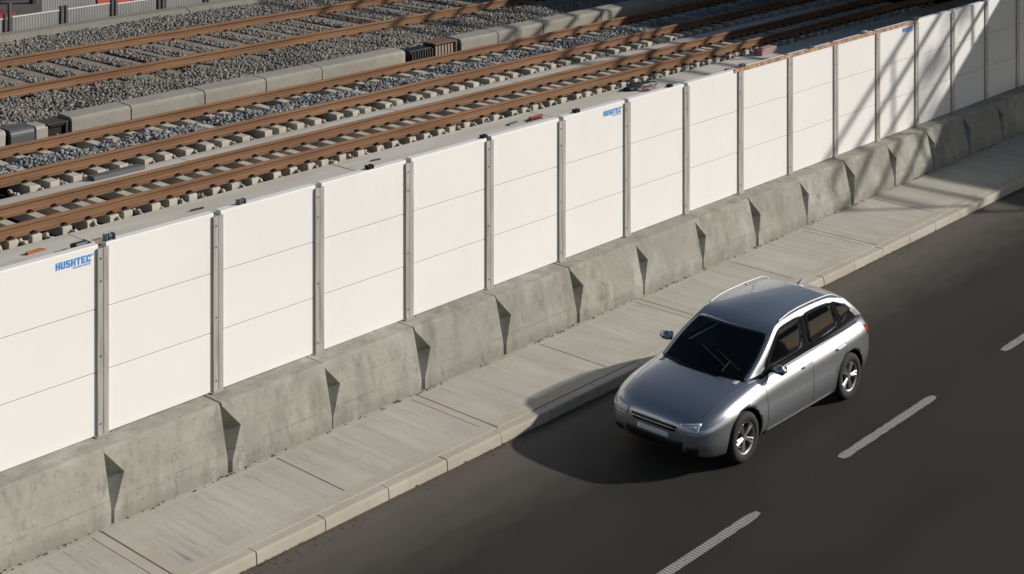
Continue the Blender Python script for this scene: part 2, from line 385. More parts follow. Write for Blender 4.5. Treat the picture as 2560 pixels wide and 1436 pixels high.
# ---------------------------------------------------------------- tracks
def rail_profile(y, z):        # (y,z) outline
    h = .17
    return [(y - .075, z), (y + .075, z), (y + .075, z + .014), (y + .018, z + .032), (y + .011, z + .05), (y + .011, z + .118), (y + .036, z + .134),
            (y + .036, z + .158), (y + .024, z + h), (y - .024, z + h), (y - .036, z + .158), (y - .036, z + .134), (y - .011, z + .118), (y - .011, z + .05), (y - .018, z + .032), (y - .075, z + .014)]
def track(label, rails, x0, x1, sp, phase, sw, ys, m_s, sz, xmin, zoff=0, big=1.0):
    t = empty('railway_track', (0, 0, 0)); tag(t, label, 'railway track')
    for y in rails:
        mb = MB(); pr = [(y + (a - y) * (1.0 if big == 1 else big), TZ + (b_ - TZ) * big) for a, b_ in rail_profile(y, TZ)]
        k = len(pr); xs = list(np.arange(x0, x1, 6.0)) + [x1]
        for xa, xb in zip(xs[:-1], xs[1:]): mb.prism(pr, xa, xb)
        # head band uses the worn material
        mb.mi = [1 if (f_i % (k + 2)) in (8,) else 0 for f_i in range(len(mb.f))]
        mb.build('rail', [M['rail'], M['railhead']], t)
    s0 = None; x = phase
    while x < xmin[0]: x += sp
    while x < xmin[1]:
        if s0 is None:
            mb = MB(); mb.prism([(ys[0], TZ - .4), (ys[1], TZ - .4), (ys[1], TZ + sz - .01), (ys[1] - .02, TZ + sz), (ys[0] + .02, TZ + sz), (ys[0], TZ + sz - .01)], -sw / 2, sw / 2)
            s0 = mb.build('sleeper', m_s, t, (x, 0, 0), bevel=.006)
            for y in rails:
                for sg in (-1, 1):
                    c = MB(); yy = y + sg * .1 * big; dz_ = sz + .002
                    c.box(-.05, .05, yy - .03, yy + .03, TZ + dz_, TZ + dz_ + .022); c.box(-.022, .022, yy - .02 - (.02 if sg > 0 else -.02) * 1.0, yy + .02 - (.02 if sg > 0 else -.02), TZ + dz_ + .022, TZ + dz_ + .042)
                    c.tube((0, yy + sg * .01, TZ + dz_ + .02), (0, yy + sg * .01, TZ + dz_ + .052), .014, 6)
                    c.build('rail_clip', M['clip'], s0)
        else:
            s = copy_tree(s0, t); s.location = (x, random.uniform(-.02, .02), 0); s.rotation_euler = (0, 0, random.uniform(-.004, .004))
        x += sp
    return t
track('farthest railway track, widest, with beige sleepers sunk in pale ballast', (30.08, 33.0), 8, 75, SA, 18.2, .30, (29.35, 33.75), M['oldsleeper'], 0.0, (17.5, 41.5), big=1.28)
track('middle railway track with grey ballast between its rusty rails', (24.13, 25.83), 5, 75, SB, 14.1, .185, (23.74, 26.0), M['sleeper'], 0.0, (12.5, 42), big=1.1)
track('nearest railway track with open black gaps between its sleepers', (21.52, 22.52), 4, 75, SC, PC, .17, (21.33, 22.95), M['sleeper'], 0.0, (9.5, 41), big=1.08)
# ---------------------------------------------------------------- concrete trough blocks between the tracks
joints = [(9.5, 11.6), (11.6, 15.05), (16.31, 17.65), (17.65, 19.43), (19.43, 21.03), (21.03, 22.6), (22.6, 25.3), (27.0, 28.33), (28.33, 30.05), (30.05, 32.4), (32.4, 35.6), (35.6, 40.0), (40, 46)]
bl = ['cut by the left edge of the picture', None, 'just right of the open cable box', 'second to the right of the open cable box', 'third to the right of the open cable box',
      'fourth to the right of the open cable box', 'with a rounded end left of the slatted housing', 'just right of the slatted housing', 'with its right end at the edge of the bridge shadow',
      'first one fully in the bridge shadow', 'second one fully in the bridge shadow', 'at the top edge in deep shadow', None]
bl[1] = bl[0]; bl[0] = None
for i, (x0, x1) in enumerate(joints):
    if bl[i] is None: continue
    mb = MB(); z1 = TZ + .37
    prof = [(26.15, TZ - .25), (26.68, TZ - .25), (26.68, z1 - .03), (26.63, z1 + .02), (26.2, z1), (26.15, z1 - .05)]
    if i in (6, 1): # rounded end
        xs = [(x0, 0), (x1 - .5, 0), (x1 - .25, .02), (x1 - .1, .07), (x1 - .02, .15), (x1, .22)]
        vs = []; k = len(prof)
        for xx, o_ in xs: vs += [(xx, y if y > 26.4 else y + o_, z if j < 2 else z - o_ * .25) for j, (y, z) in enumerate(prof)]
        fs = [(r_ * k + j, r_ * k + (j + 1) % k, (r_ + 1) * k + (j + 1) % k, (r_ + 1) * k + j) for r_ in range(len(xs) - 1) for j in range(k)] + [tuple(range(k)), tuple(range((len(xs) - 1) * k, len(xs) * k))]
        mb.add(vs, fs)
    else: mb.prism(prof, x0 + .006, x1 - .006)
    o = mb.build('concrete_trough', M['trough'], bevel=.012, seg=2)
    tag(o, 'grey concrete trough block ' + bl[i], 'trough block', 'concrete trough blocks between the tracks')
# housings in the two gaps
t = empty('cable_box', (15.2, 26.2, TZ)); tag(t, 'open cable box with rounded grey cover and dark opening between trough blocks', 'cable box')
mb = MB(); k = 8; pr = [(.0, -.2)] + [(.0 + .12 * (1 - math.cos(a_)), .22 + .12 * math.sin(a_)) for a_ in [i * math.pi / 2 / 5 for i in range(6)]] + [(.45, .34), (.45, -.2)]
mb.prism(pr, -.12, .36); mb.build('cover', mat('grey_cover', (.085, .088, .09), .5), t)
mb = MB(); mb.prism([(.02, -.2), (.02, .28), (.06, .32), (.42, .32), (.42, -.2)], .40, .66); mb.build('side_panel', mat('cream_panel', (.34, .31, .26), .6), t, bevel=.015)
mb = MB(); mb.box(.66, 1.06, .06, .44, -.2, .30); mb.box(.70, 1.04, .02, .06, .24, .30); mb.build('opening', M['black'], t, bevel=.01)  # closed block; its black colour stands in for the shade inside the opening
mb = MB(); mb.box(.64, 1.08, .0, .44, .30, .325); mb.box(1.03, 1.075, .0, .05, -.2, .30); mb.build('frame', mat('dark_frame', (.05, .045, .035), .6), t)
mb = MB(); mb.tube((.86, .03, 0), (.86, .03, .08), .02, 8); mb.tube((.86, .03, .08), (.86, .03, .11), .012, 8); mb.build('cable_plug', mat('pale_plug', (.5, .47, .4), .5), t)
t = empty('slatted_housing', (25.4, 26.2, TZ)); tag(t, 'dark slatted equipment housing with brown rounded frame between trough blocks', 'equipment housing')
mb = MB(); mb.box(.0, .75, .08, .45, -.2, .30); mb.build('housing_body', M['black'], t, bevel=.02)
mb = MB()
for i in range(9): mb.box(.06 + i * .08, .085 + i * .08, .03, .08, -.2, .24 + .02 * (i % 3))
mb.build('slat', mat('dark_slat', (.07, .062, .05), .6), t)
mb = MB(); mb.box(.80, 1.52, .1, .46, -.2, .33); mb.build('housing_body', M['black'], t, bevel=.02)
mb = MB()
for i in range(6): mb.box(.84 + i * .105, .90 + i * .105, .05, .1, -.2, .30)
mb.build('slat', mat('pale_slat', (.3, .25, .19), .6), t)
mb = MB(); mb.box(.78, 1.56, .02, .47, .33, .37); mb.box(1.48, 1.56, .02, .47, -.2, .33); mb.build('frame', mat('brown_frame', (.16, .10, .06), .6), t, bevel=.015, seg=2)
# ---------------------------------------------------------------- noise wall
ZB, ZT, YF = .845, 3.12, 16.155
bh = (ZT - ZB) / 3
def panel_proto():
    t = empty('noise_panel', (0, YF, ZB))
    hw = (L - .153) / 2 + .02
    for i in range(3):
        mb = MB(); z0 = i * bh + .003; z1 = (i + 1) * bh - .003
        mb.prism([(0.004, z0), (.10, z0), (.10, z1), (0.004, z1), (0, z1 - .004), (0, z0 + .004)], -hw, hw)
        b = mb.build('panel_board', M['panel'], t)
    mb = MB(); 
    for i in (1, 2): mb.box(-hw, hw, .005, .09, i * bh - .003, i * bh + .003)
    mb.build('gasket', M['gasket'], t)
    mb = MB(); mb.box(-hw, hw, .004, .11, 3 * bh - .003, 3 * bh + .012); mb.build('top_trim', M['panel'], t)
    return t
def letters():          # squared letters on a 6 x 8 grid, drawn as filled outlines
    G = {'H': ["##..##", "##..##", "##..##", "######", "######", "##..##", "##..##", "##..##"],
         'U': ["##..##", "##..##", "##..##", "##..##", "##..##", "##..##", "######", ".####."],
         'S': [".####.", "######", "##....", "#####.", ".#####", "....##", "######", ".####."],
         'T': ["######", "######", "..##..", "..##..", "..##..", "..##..", "..##..", "..##.."],
         'E': ["######", "######", "##....", "#####.", "#####.", "##....", "######", "######"],
         'C': [".####.", "######", "##..##", "##....", "##....", "##..##", "######", ".####."]}
    mb = MB(); W = .48; lw = W / 6; cx = lw * .87 / 6; cz = .088 / 8
    for li, ch in enumerate('HUSHTEC'[:7]):
        lwx = W / 7; cx = lwx * .83 / 6
        for r_, row in enumerate(G[ch]):
            c_ = 0
            while c_ < 6:
                if row[c_] == '#':
                    e = c_
                    while e < 6 and row[e] == '#': e += 1
                    x0 = li * lwx + c_ * cx; x1 = li * lwx + e * cx; z1 = .088 - r_ * cz; z0 = z1 - cz
                    # corner cells cut on the diagonal
                    mb.add([(x0, 0, z0), (x1, 0, z0), (x1, 0, z1), (x0, 0, z1)], [(0, 1, 2, 3)])
                    if row[c_ - 1:c_] == '.' and c_ == 1:
                        s_ = 1 if r_ in (0, 4) else -1
                        zz = z0 if s_ > 0 else z1
                        mb.add([(x0 - cx, 0, zz), (x0, 0, z0), (x0, 0, z1)], [(0, 1, 2)])
                    if e == 5 and row[5] == '.' and ch in 'USC':
                        s_ = r_ in (0,); zz = z0 if s_ or (ch == 'S' and r_ == 3) else z1
                        mb.add([(x1 + cx, 0, zz), (x1, 0, z0), (x1, 0, z1)], [(0, 1, 2)])
                    c_ = e
                else: c_ += 1
    return mb
def textmesh(s, size, name, m_, parent, loc):
    cu = bpy.data.curves.new(name, 'FONT'); cu.body = s; cu.size = size; cu.offset = size * .02; cu.align_x = 'RIGHT'
    o = bpy.data.objects.new(name, cu); COL.objects.link(o); bpy.context.view_layer.update()
    me = bpy.data.meshes.new_from_object(o.evaluated_get(bpy.context.evaluated_depsgraph_get())); bpy.data.objects.remove(o)
    me.materials.clear(); me.materials.append(m_)
    q = link(name, me, parent, loc); q.rotation_euler = (math.radians(90), 0, 0); return q
proto = panel_proto(); first = True
nb = 0
for k in range(-3, 19):
    t = proto if first else copy_tree(proto); first = False
    t.location = ((PX(k) + PX(k + 1)) / 2, YF, ZB)
    i = k + 1
    if 0 <= i < 17:
        if k in (-1, 5, 11):
            lb = {-1: 'white three-board wall panel with blue logo, cut by the left edge of the picture', 5: 'white three-board wall panel with blue logo, sixth whole or partial after the left logo panel',
                  11: 'white three-board wall panel with small blue logo, farthest logo panel, under a rusty top strip'}[k]
            if k == 5: lb = 'white three-board wall panel with the middle one of three blue logos'
            if k == 11: lb = 'white three-board wall panel with the farthest and smallest of three blue logos'
        else: lb = 'plain white three-board wall panel, %s from the left along the wall' % ORD[i]
    else: lb = 'plain white three-board wall panel beyond the picture edge'
    tag(t, lb, 'wall panel', 'white noise wall panels')
for k in (-1, 5, 11):
    t = [o for o in COL.objects if o.name.startswith('noise_panel') and abs(o.location.x - (PX(k) + PX(k + 1)) / 2) < .01][0]
    xr = PX(k + 1) - .145
    lo = letters().build('logo', M['logo'], t, (xr - .48 - t.location.x, -.004, ZT - .165 - ZB))
    textmesh('SOUNDS GOOD!', .032, 'slogan', M['logo'], lo, (.47, 0, -.032))
    textmesh('®', .035, 'trademark', M['logo'], lo, (.505, 0, .065))
# posts
def post_proto():
    t = empty('steel_post', (0, YF, ZB))
    mb = MB(); h = ZT - ZB - .035
    mb.box(-.0765, -.004, -.028, -.016, 0, h); mb.box(.004, .0765, -.028, -.016, 0, h)
    mb.box(-.0045, .0045, -.022, .14, 0, h - .002); mb.box(-.07, .07, .128, .142, 0, h); mb.box(-.0765, -.070, -.016, .03, 0, h); mb.box(.070, .0765, -.016, .03, 0, h)
    mb.build('post_flange', M['post'], t)
    for z in (.14, .95, 1.85, h - .12):
        b = MB(); b.tube((-.036, -.028, z), (-.036, -.038, z), .009, 6); b.build('bolt', M['bolt'], t)
    mb = MB(); mb.box(-.12, .10, -.075, .02, .001, .010); mb.build('base_plate', M['kerb'], t)
    for x in (-.10, .085):
        b = MB(); b.tube((x, -.055, .010), (x, -.055, .024), .008, 6); b.build('bolt', M['bolt'], t)
    return t
proto = post_proto(); first = True
for k in range(-3, 20):
    t = proto if first else copy_tree(proto); first = False
    t.location = (PX(k), YF, ZB)
    if 0 <= k < 16: lb = 'slim grey steel wall post, %s from the left between white panels' % ORD[k]
    else: lb = 'slim grey steel wall post beyond the picture edge'
    tag(t, lb, 'wall post', 'steel posts of the noise wall')
# barriers
def barrier_mesh():
    def w_(z): return .04 if z < .16 else (.04 + (.235 - .04) * (z - .16) / .36 if z < .52 else max(.004, .235 * (.80 - z) / .28))
    prof = [(y, z, w_(z), .006) for y, z in ((15.65, -.14), (15.65, .16), (15.672, .27), (15.71, .40), (15.735, .52), (15.775, .68), (15.805, .80), (15.835, .843))]
    bm = bmesh.new(); R = []
    for y, z, wl, wr in prof:
        R.append([bm.verts.new(p) for p in ((.007, y + wl * 1.15 - .004, z), (wl + .007, y, z), (L - wr - .007, y, z), (L - .007, y + wr * .8, z))])
    for a_, b_ in zip(R[:-1], R[1:]):
        for i in range(3): bm.faces.new((a_[i], a_[i + 1], b_[i + 1], b_[i]))
    zt = .843
    back = [bm.verts.new(p) for p in ((.004, 16.24, zt), (L - .004, 16.24, zt))]; bb = [bm.verts.new(p) for p in ((.004, 16.24, -.14), (L - .004, 16.24, -.14))]
    bm.faces.new((R[-1][0], R[-1][1], R[-1][2], R[-1][3], back[1], back[0]))
    bm.faces.new([r[0] for r in R] + [back[0], bb[0]]); bm.faces.new([r[3] for r in R] + [back[1], bb[1]])
    bm.faces.new((back[0], back[1], bb[1], bb[0])); bmesh.ops.recalc_face_normals(bm, faces=bm.faces)
    long_e = [e for e in bm.edges if abs(e.verts[0].co.z - e.verts[1].co.z) < .01 and e.calc_length() > 1 and e.verts[0].co.z > .75]
    bmesh.ops.bevel(bm, geom=long_e, offset=.012, segments=2, affect='EDGES')
    me = bpy.data.meshes.new('concrete_barrier'); bm.to_mesh(me); bm.free(); me.materials.append(M['barrier']); return me
bme = barrier_mesh()
for j in range(-3, 19):
    o = link('concrete_barrier', bme, None, (10.29 + L * j, random.uniform(-.005, .005), random.uniform(-.003, .003))); o.rotation_euler = (0, 0, random.uniform(-.001, .001))
    if -1 <= j <= 15:
        lb = 'grey stained concrete barrier block, %s from the left under the wall' % ORD[j + 1]
        if j == -1: lb = 'grey pitted concrete barrier block cut by the lower left corner of the picture'
    else: lb = 'grey concrete barrier block beyond the picture edge'
    tag(o, lb, 'concrete barrier', 'concrete barrier blocks under the wall')
# clamps on the wall top
spots = [(10.63, 1.25, 'grey', 'near the left logo, largest and leftmost'), (12.62, 1.0, 'grey', 'second from the left'), (14.88, .9, 'black', 'third from the left'),
         (17.23, .75, 'black', 'fourth from the left'), (19.43, .9, 'black', 'just left of the middle logo'), (21.98, .75, 'black', 'sixth from the left'),
         (24.25, 1.0, 'grey', 'beside the red bar'), (26.66, .9, 'grey', 'left end of the rusty strip region'), (28.77, 1.0, 'white', 'white one'), (30.98, 1.1, 'grey', 'beside the farthest logo')]
for x, s_, c_, lb in spots:
    t = empty('wall_clamp', (x, YF + .055, ZT + .012)); tag(t, 'small %s clamp on the wall top, %s' % (c_, lb), 'clamp', 'clamps on top of the wall')
    cm = {'grey': M['clamp'], 'black': M['black'], 'white': M['hoardcap']}[c_]
    mb = MB(); w_ = .036 * s_; h_ = .06 * s_
    mb.box(-w_ - .02, -w_, -.045, .045, -.03, h_); mb.box(w_, w_ + .02, -.045, .045, -.03, h_); mb.box(-w_ * .55, w_ * .45, -.035, .03, -.01, h_ * .95)
    mb.build('clamp_jaw', cm, t, bevel=.003)
    mb = MB(); mb.box(-w_ - .02, w_ + .02, -.03, .04, -.011, .006); mb.build('clamp_plate', M['bolt'], t)
    mb = MB(); mb.tube((0, -.05, h_ * .4), (0, .07, h_ * .4), .012, 8); mb.build('bolt', M['bolt'], t)
# strip along the top of the wall
mb = MB(); mb.box(23.9, 30.95, YF - .016, YF - .002, ZT - .035, ZT + .016); mb.box(23.9, 30.95, YF - .016, YF + .02, ZT + .016, ZT + .024)
tag(mb.build('edging_strip', M['strip']), 'rusty timber edging strip along the wall top near the shadow', 'edging strip')
# ---------------------------------------------------------------- debris on the trackside slab
mb = MB(); mb.add([(-.16, -.05, 0), (.16, -.03, 0), (.1, .06, 0), (-.17, 0, 0), (-.16, -.05, .03), (.16, -.03, .02), (.1, .06, .03), (-.17, 0, .05)], [(3, 2, 1, 0), (4, 5, 6, 7), (0, 1, 5, 4), (1, 2, 6, 5), (2, 3, 7, 6), (3, 0, 4, 7)])
o = mb.build('timber_wedge', M['timber'], None, (12.4, 20.84, TZ - .09 + .008)); tag(o, 'small orange wooden wedge lying on the slab at the far left', 'wedge')
t = empty('broken_box', (12.95, 20.35, TZ - .085)); tag(t, 'broken dark box with brown lid behind the left logo panel', 'broken box')
mb = MB(); mb.prism([(-.12, 0), (.12, 0), (.14, .12), (-.02, .16)], -.2, .02); mb.build('shell', M['black'], t, bevel=.01)
mb = MB(); mb.prism([(-.12, 0), (.1, 0), (.06, .12), (-.05, .14)], .06, .28); mb.build('lid', mat('brown_lid', (.22, .15, .09), .8), t, bevel=.008)
mb = MB(); mb.box(.02, .06, -.12, .12, 0, .15); mb.build('divider', M['hoardcap'], t)
for x, y, lx, ly, r_, mm, nm, lb in [(14.11, 20.5, .07, .05, .1, 'black', 'drain_plate', 'small dark plate on the slab behind the second panel'), (15.3, 20.8, .12, .02, -.1, 'black', 'metal_scrap', 'thin dark metal scrap on the slab behind the third panel'),
                         (23.0, 20.85, .16, .045, .15, 'black', 'metal_scrap', 'dark curved scrap left of the red bar on the slab'), (19.3, 20.86, .10, .02, -.2, 'black', 'metal_scrap', 'short dark scrap on the slab near the middle of the wall')]:
    mb = MB(); mb.prism([(-ly, 0), (ly, 0), (ly * .6, .025), (-ly * .7, .03)], -lx, lx); o = mb.build(nm, M[mm], None, (x, y, TZ - .09 + .008), bevel=.004); o.rotation_euler = (0, 0, r_); tag(o, lb, nm.replace('_', ' '))
t = empty('red_bar', (23.65, 20.79, TZ - .09 + .01), .0); tag(t, 'short red bar resting on black strips on the slab', 'red bar')
mb = MB(); mb.prism([(-.03, .02), (.03, .02), (.03, .06), (-.025, .065)], -.2, .2); mb.build('bar_body', M['red'], t, bevel=.01)
mb = MB(); mb.box(-.34, .12, -.08, -.03, 0, .02); mb.build('black_strip', M['black'], t)
t = empty('toothed_rack', (26.2, 20.3, TZ - .09 + .01), -.2); tag(t, 'long black toothed rack with orange end lying behind the middle wall section', 'toothed rack')
mb = MB(); mb.prism([(-.04, 0), (.04, 0), (.02, .05), (-.02, .04)], -.8, -.2); mb.build('orange_end', mat('dull_orange', (.22, .07, .03), .8), t, bevel=.01)
mb = MB(); mb.box(-.25, 1.6, -.03, .04, 0, .05)
for i in range(22): mb.box(-.3 + i * .09, -.26 + i * .09, -.1, -.03, 0, .05)
mb.build('rack_teeth', M['black'], t)
t = empty('crumpled_sheet', (27.3, 20.95, TZ - .09 + .01), -.1); tag(t, 'crumpled black sheet with pink rag beside the nearest track', 'crumpled sheet')
bm = bmesh.new(); bmesh.ops.create_icosphere(bm, subdivisions=3, radius=1)
for v in bm.verts:
    v.co += v.normal * .25 * math.sin(5 * v.co.x + 3 * v.co.y) * math.cos(4 * v.co.z + 2 * v.co.x); v.co.x *= .48; v.co.y *= .17; v.co.z = max(v.co.z, -.05) * .13
me = bpy.data.meshes.new('sheet'); bm.to_mesh(me); bm.free(); me.materials.append(M['black']); link('sheet', me, t)
bm = bmesh.new(); bmesh.ops.create_icosphere(bm, subdivisions=3, radius=1)
for v in bm.verts:
    v.co += v.normal * .3 * math.sin(7 * v.co.x + 5 * v.co.y); v.co.x *= .26; v.co.y *= .11; v.co.z = max(v.co.z, -.05) * .06
me = bpy.data.meshes.new('rag'); bm.to_mesh(me); bm.free(); me.materials.append(M['pink']); link('rag', me, t, (0, -.3, 0))
t = empty('red_tube', (30.3, 20.2, TZ - .09 + .02), -.15); tag(t, 'dark red perforated tube lying by the start of the rusty strip', 'tube')
mb = MB(); mb.tube((-.6, 0, .06), (.5, 0, .06), .07, 12); mb.build('tube_body', mat('dark_red', (.2, .05, .04), .6), t, smooth=False)
mb = MB(); mb.tube((-.62, 0, .06), (-.57, 0, .06), .08, 12); mb.build('collar', M['red'], t)
mb = MB(); mb.box(-.3, .38, -.11, .11, 0, .16); mb.box(-.2, -.1, -.06, .06, .16, .18)
o = mb.build('pink_block', M['pink'], None, (32.4, 21.0, TZ - .09 + .008), bevel=.012); tag(o, 'pale pink block at the edge of the bridge shadow', 'block')
mb = MB(); mb.prism([(-.12, 0), (.12, 0), (.1, .06), (-.1, .07)], -.55, .5); o = mb.build('grey_plate', mat('grey_plate', (.1, .1, .1), .8), None, (15.55, 23.45, TZ - .035), bevel=.01); tag(o, 'grey plate lying on the middle slab at the left', 'plate')
# ---------------------------------------------------------------- hoarding beyond the far track
def hoarding(x0, x1, y, z0, z1, label):
    t = empty('hoarding', (x0, y, z0)); tag(t, label, 'hoarding panel', 'grey corrugated hoarding panels')
    mb = MB(); w_ = x1 - x0; n_ = max(4, int(w_ / .04)); pts = []
    for i in range(n_ + 1):
        u = w_ * i / n_; pts.append((u, 0 if i % 2 else .008))
    vs = [(u, v, 0) for u, v in pts] + [(u, v, z1 - z0) for u, v in pts] + [(u, v + .02, 0) for u, v in pts] + [(u, v + .02, z1 - z0) for u, v in pts]
    k = n_ + 1; fs = [(i, i + 1, k + i + 1, k + i) for i in range(n_)] + [(2 * k + i, 3 * k + i, 3 * k + i + 1, 2 * k + i + 1) for i in range(n_)] + [(k + i, k + i + 1, 3 * k + i + 1, 3 * k + i) for i in range(n_)]
    mb.add(vs, fs); mb.build('sheet', M['hoard'], t)
    mb = MB(); mb.box(0, w_, -.012, .05, z1 - z0, z1 - z0 + .03); mb.build('top_rail', M['hoardcap'], t)
for x0, x1, z1, lb in [(19.6, 20.98, 2.03, 'at the left edge of the picture'), (21.12, 22.50, 2.05, 'in front of the left orange container'), (22.75, 24.05, 2.05, 'in the middle of the row'), (24.3, 25.58, 2.0, 'second from the right in the row'),
                   (25.9, 27.15, 2.0, 'at the right end of the row'), (27.4, 29.2, 2.0, 'just above the picture edge')]:
    hoarding(x0, x1, 36.65, .9, z1, 'grey corrugated hoarding panel ' + lb)
hoarding(22.9, 24.6, 38.2, .9, 2.35, 'taller grey hoarding panel standing behind the row'); hoarding(19.5, 21.0, 38.2, .9, 2.3, 'taller grey hoarding panel behind the row at the left edge')
pl = {21.05: 'taller one between the first and second hoarding panels', 20.92: 'close to the left edge of the picture', 22.56: 'left one beside the taller hoarding', 22.70: 'right one beside the taller hoarding', 24.12: 'left one right of the middle hoarding panel', 24.24: 'right one right of the middle hoarding panel',
      25.64: 'left one of the pair near the right end', 25.78: 'right one of the pair near the right end', 27.22: 'left one of the last pair', 27.34: 'right one of the last pair'}
for x, lb in pl.items():
    hh = 2.42 if x == 21.05 else 2.15
    t = empty('hoarding_post', (x, 36.62, .9)); tag(t, 'dark grey hoarding post, ' + lb, 'post', 'dark posts of the hoarding')
    mb = MB(); mb.box(-.035, .035, -.01, .09, 0, hh - .9); mb.build('shaft', M['hpost'], t, bevel=.006)
    mb = MB(); mb.box(-.04, .04, -.015, .095, hh - .9, hh - .88); mb.build('cap', M['hpost'], t)
def container(x0, x1, y, z1, lb):
    t = empty('orange_container', (x0, y, .9)); tag(t, lb, 'container')
    mb = MB(); n_ = int((x1 - x0) / .6)
    for i in range(n_): mb.box(i * .6 + .01, i * .6 + .59, 0, .9, 0.05, z1 - .9)
    mb.build('container_body', M['orange'], t, bevel=.012)
    mb = MB(); mb.box(0, n_ * .6, -.01, .91, z1 - .9 - .05, z1 - .9 + .02); mb.build('rim', mat('dark_orange', (.22, .04, .02), .6), t)
container(21.7, 23.5, 40.6, 1.42, 'low orange container behind the second hoarding panel')
container(26.2, 28.0, 40.6, 1.6, 'low orange container behind the fourth hoarding panel')
# ---------------------------------------------------------------- trees (leaf clumps)
def tree(loc, blobs, trunk, label, seed=1, dens=260, leaf=.16):
    r_ = random.Random(seed); t = empty('tree', loc); tag(t, label, 'tree')
    mb = MB(); p = Vector((0, 0, 0)); top = Vector(trunk)
    mb.tube((0, 0, 0), top * .5, .16, 8, .11); mb.tube(top * .5, top, .11, 8, .05)
    for (bx, by, bz, br_) in blobs:
        q = Vector((bx, by, bz)); s_ = top * min(.95, max(.35, (bz - 1.5) / max(top.z, .1)))
        mid = (s_ + q) / 2 + Vector((r_.uniform(-.2, .2), r_.uniform(-.2, .2), .25)); mb.tube(s_, mid, .06, 6, .045); mb.tube(mid, q, .045, 6, .02)
        for _ in range(5):
            e = q + Vector((r_.gauss(0, 1), r_.gauss(0, 1), r_.gauss(0, 1))).normalized() * br_ * 1.05; mb.tube(q, e, .02, 5, .006)
    mb.build('trunk', M['bark'], t)
    mb = MB()
    for (bx, by, bz, br_) in blobs:
        for _ in range(int(dens * br_ * br_)):
            d_ = Vector((r_.gauss(0, 1), r_.gauss(0, 1), r_.gauss(0, .8))).normalized() * br_ * r_.random() ** .45
            c_ = Vector((bx, by, bz)) + d_; u = Vector((r_.gauss(0, 1), r_.gauss(0, 1), r_.gauss(0, 1))).normalized(); v = u.orthogonal().normalized()
            s_ = leaf * r_.uniform(.6, 1.2); mb.add([c_ - u * s_, c_ + v * s_ * .45, c_ + u * s_, c_ - v * s_ * .45], [(0, 1, 2, 3)])
    mb.build('crown', M['leaf'], t)
# ---------------------------------------------------------------- footbridge and road bridge outside the frame (unseen; sized and shaped to cast the shade and block skylight)
XE = 38.75
t = empty('footbridge', (XE, 0, 0)); tag(t, 'concrete footbridge with steel railing beyond the top right corner', 'bridge')
mb = MB(); mb.box(0, 4.3, -16, 9.7, 4.7, 5.4); mb.box(0, 40, 9.705, 70, 4.7, 5.4); mb.build('deck', M['deck'], t)
mb = MB(); mb.box(0.5, 1.5, -7.5, -6.5, -.14, 4.7); mb.box(2.0, 40, 66, 67.2, -.4, 4.7); mb.box(39, 40.4, 16, 66, -.4, 4.7); mb.build('pier_and_sky_wall', M['deck'], t)  # piers, plus an unseen far wall added to keep skylight from under the deck
mb = MB()
for z, r_ in ((5.95, .07), (6.65, .07), (7.4, .08), (8.15, .08)): mb.tube((.1, 5.6, z), (.1, 70, z), r_, 8)
y = 5.6
while y < 70: mb.tube((.1, y, 5.4), (.1, y, 8.15), .05, 8); y += 3.1
mb.build('railing', M['steelrail'], t)
tree((50.6, -1.5, -.14), [(.6, 1.3, 14.4, .6), (1.0, .6, 13.0, .5), (-.9, 2.4, 12.4, .42), (1.4, 2.0, 15.2, .6)], (.3, .9, 13), 'broad leafy tree beyond the footbridge, outside the right edge', 3, 110, .2)
tree((26.4, 44.5, .9), [(-.2, 0, 1.1, .5), (.5, .2, 1.3, .5), (1.0, 0, 1.0, .4)], (.1, 0, 1.0), 'dark leafy bush behind the hoarding at the top edge', 5, 500, .07)
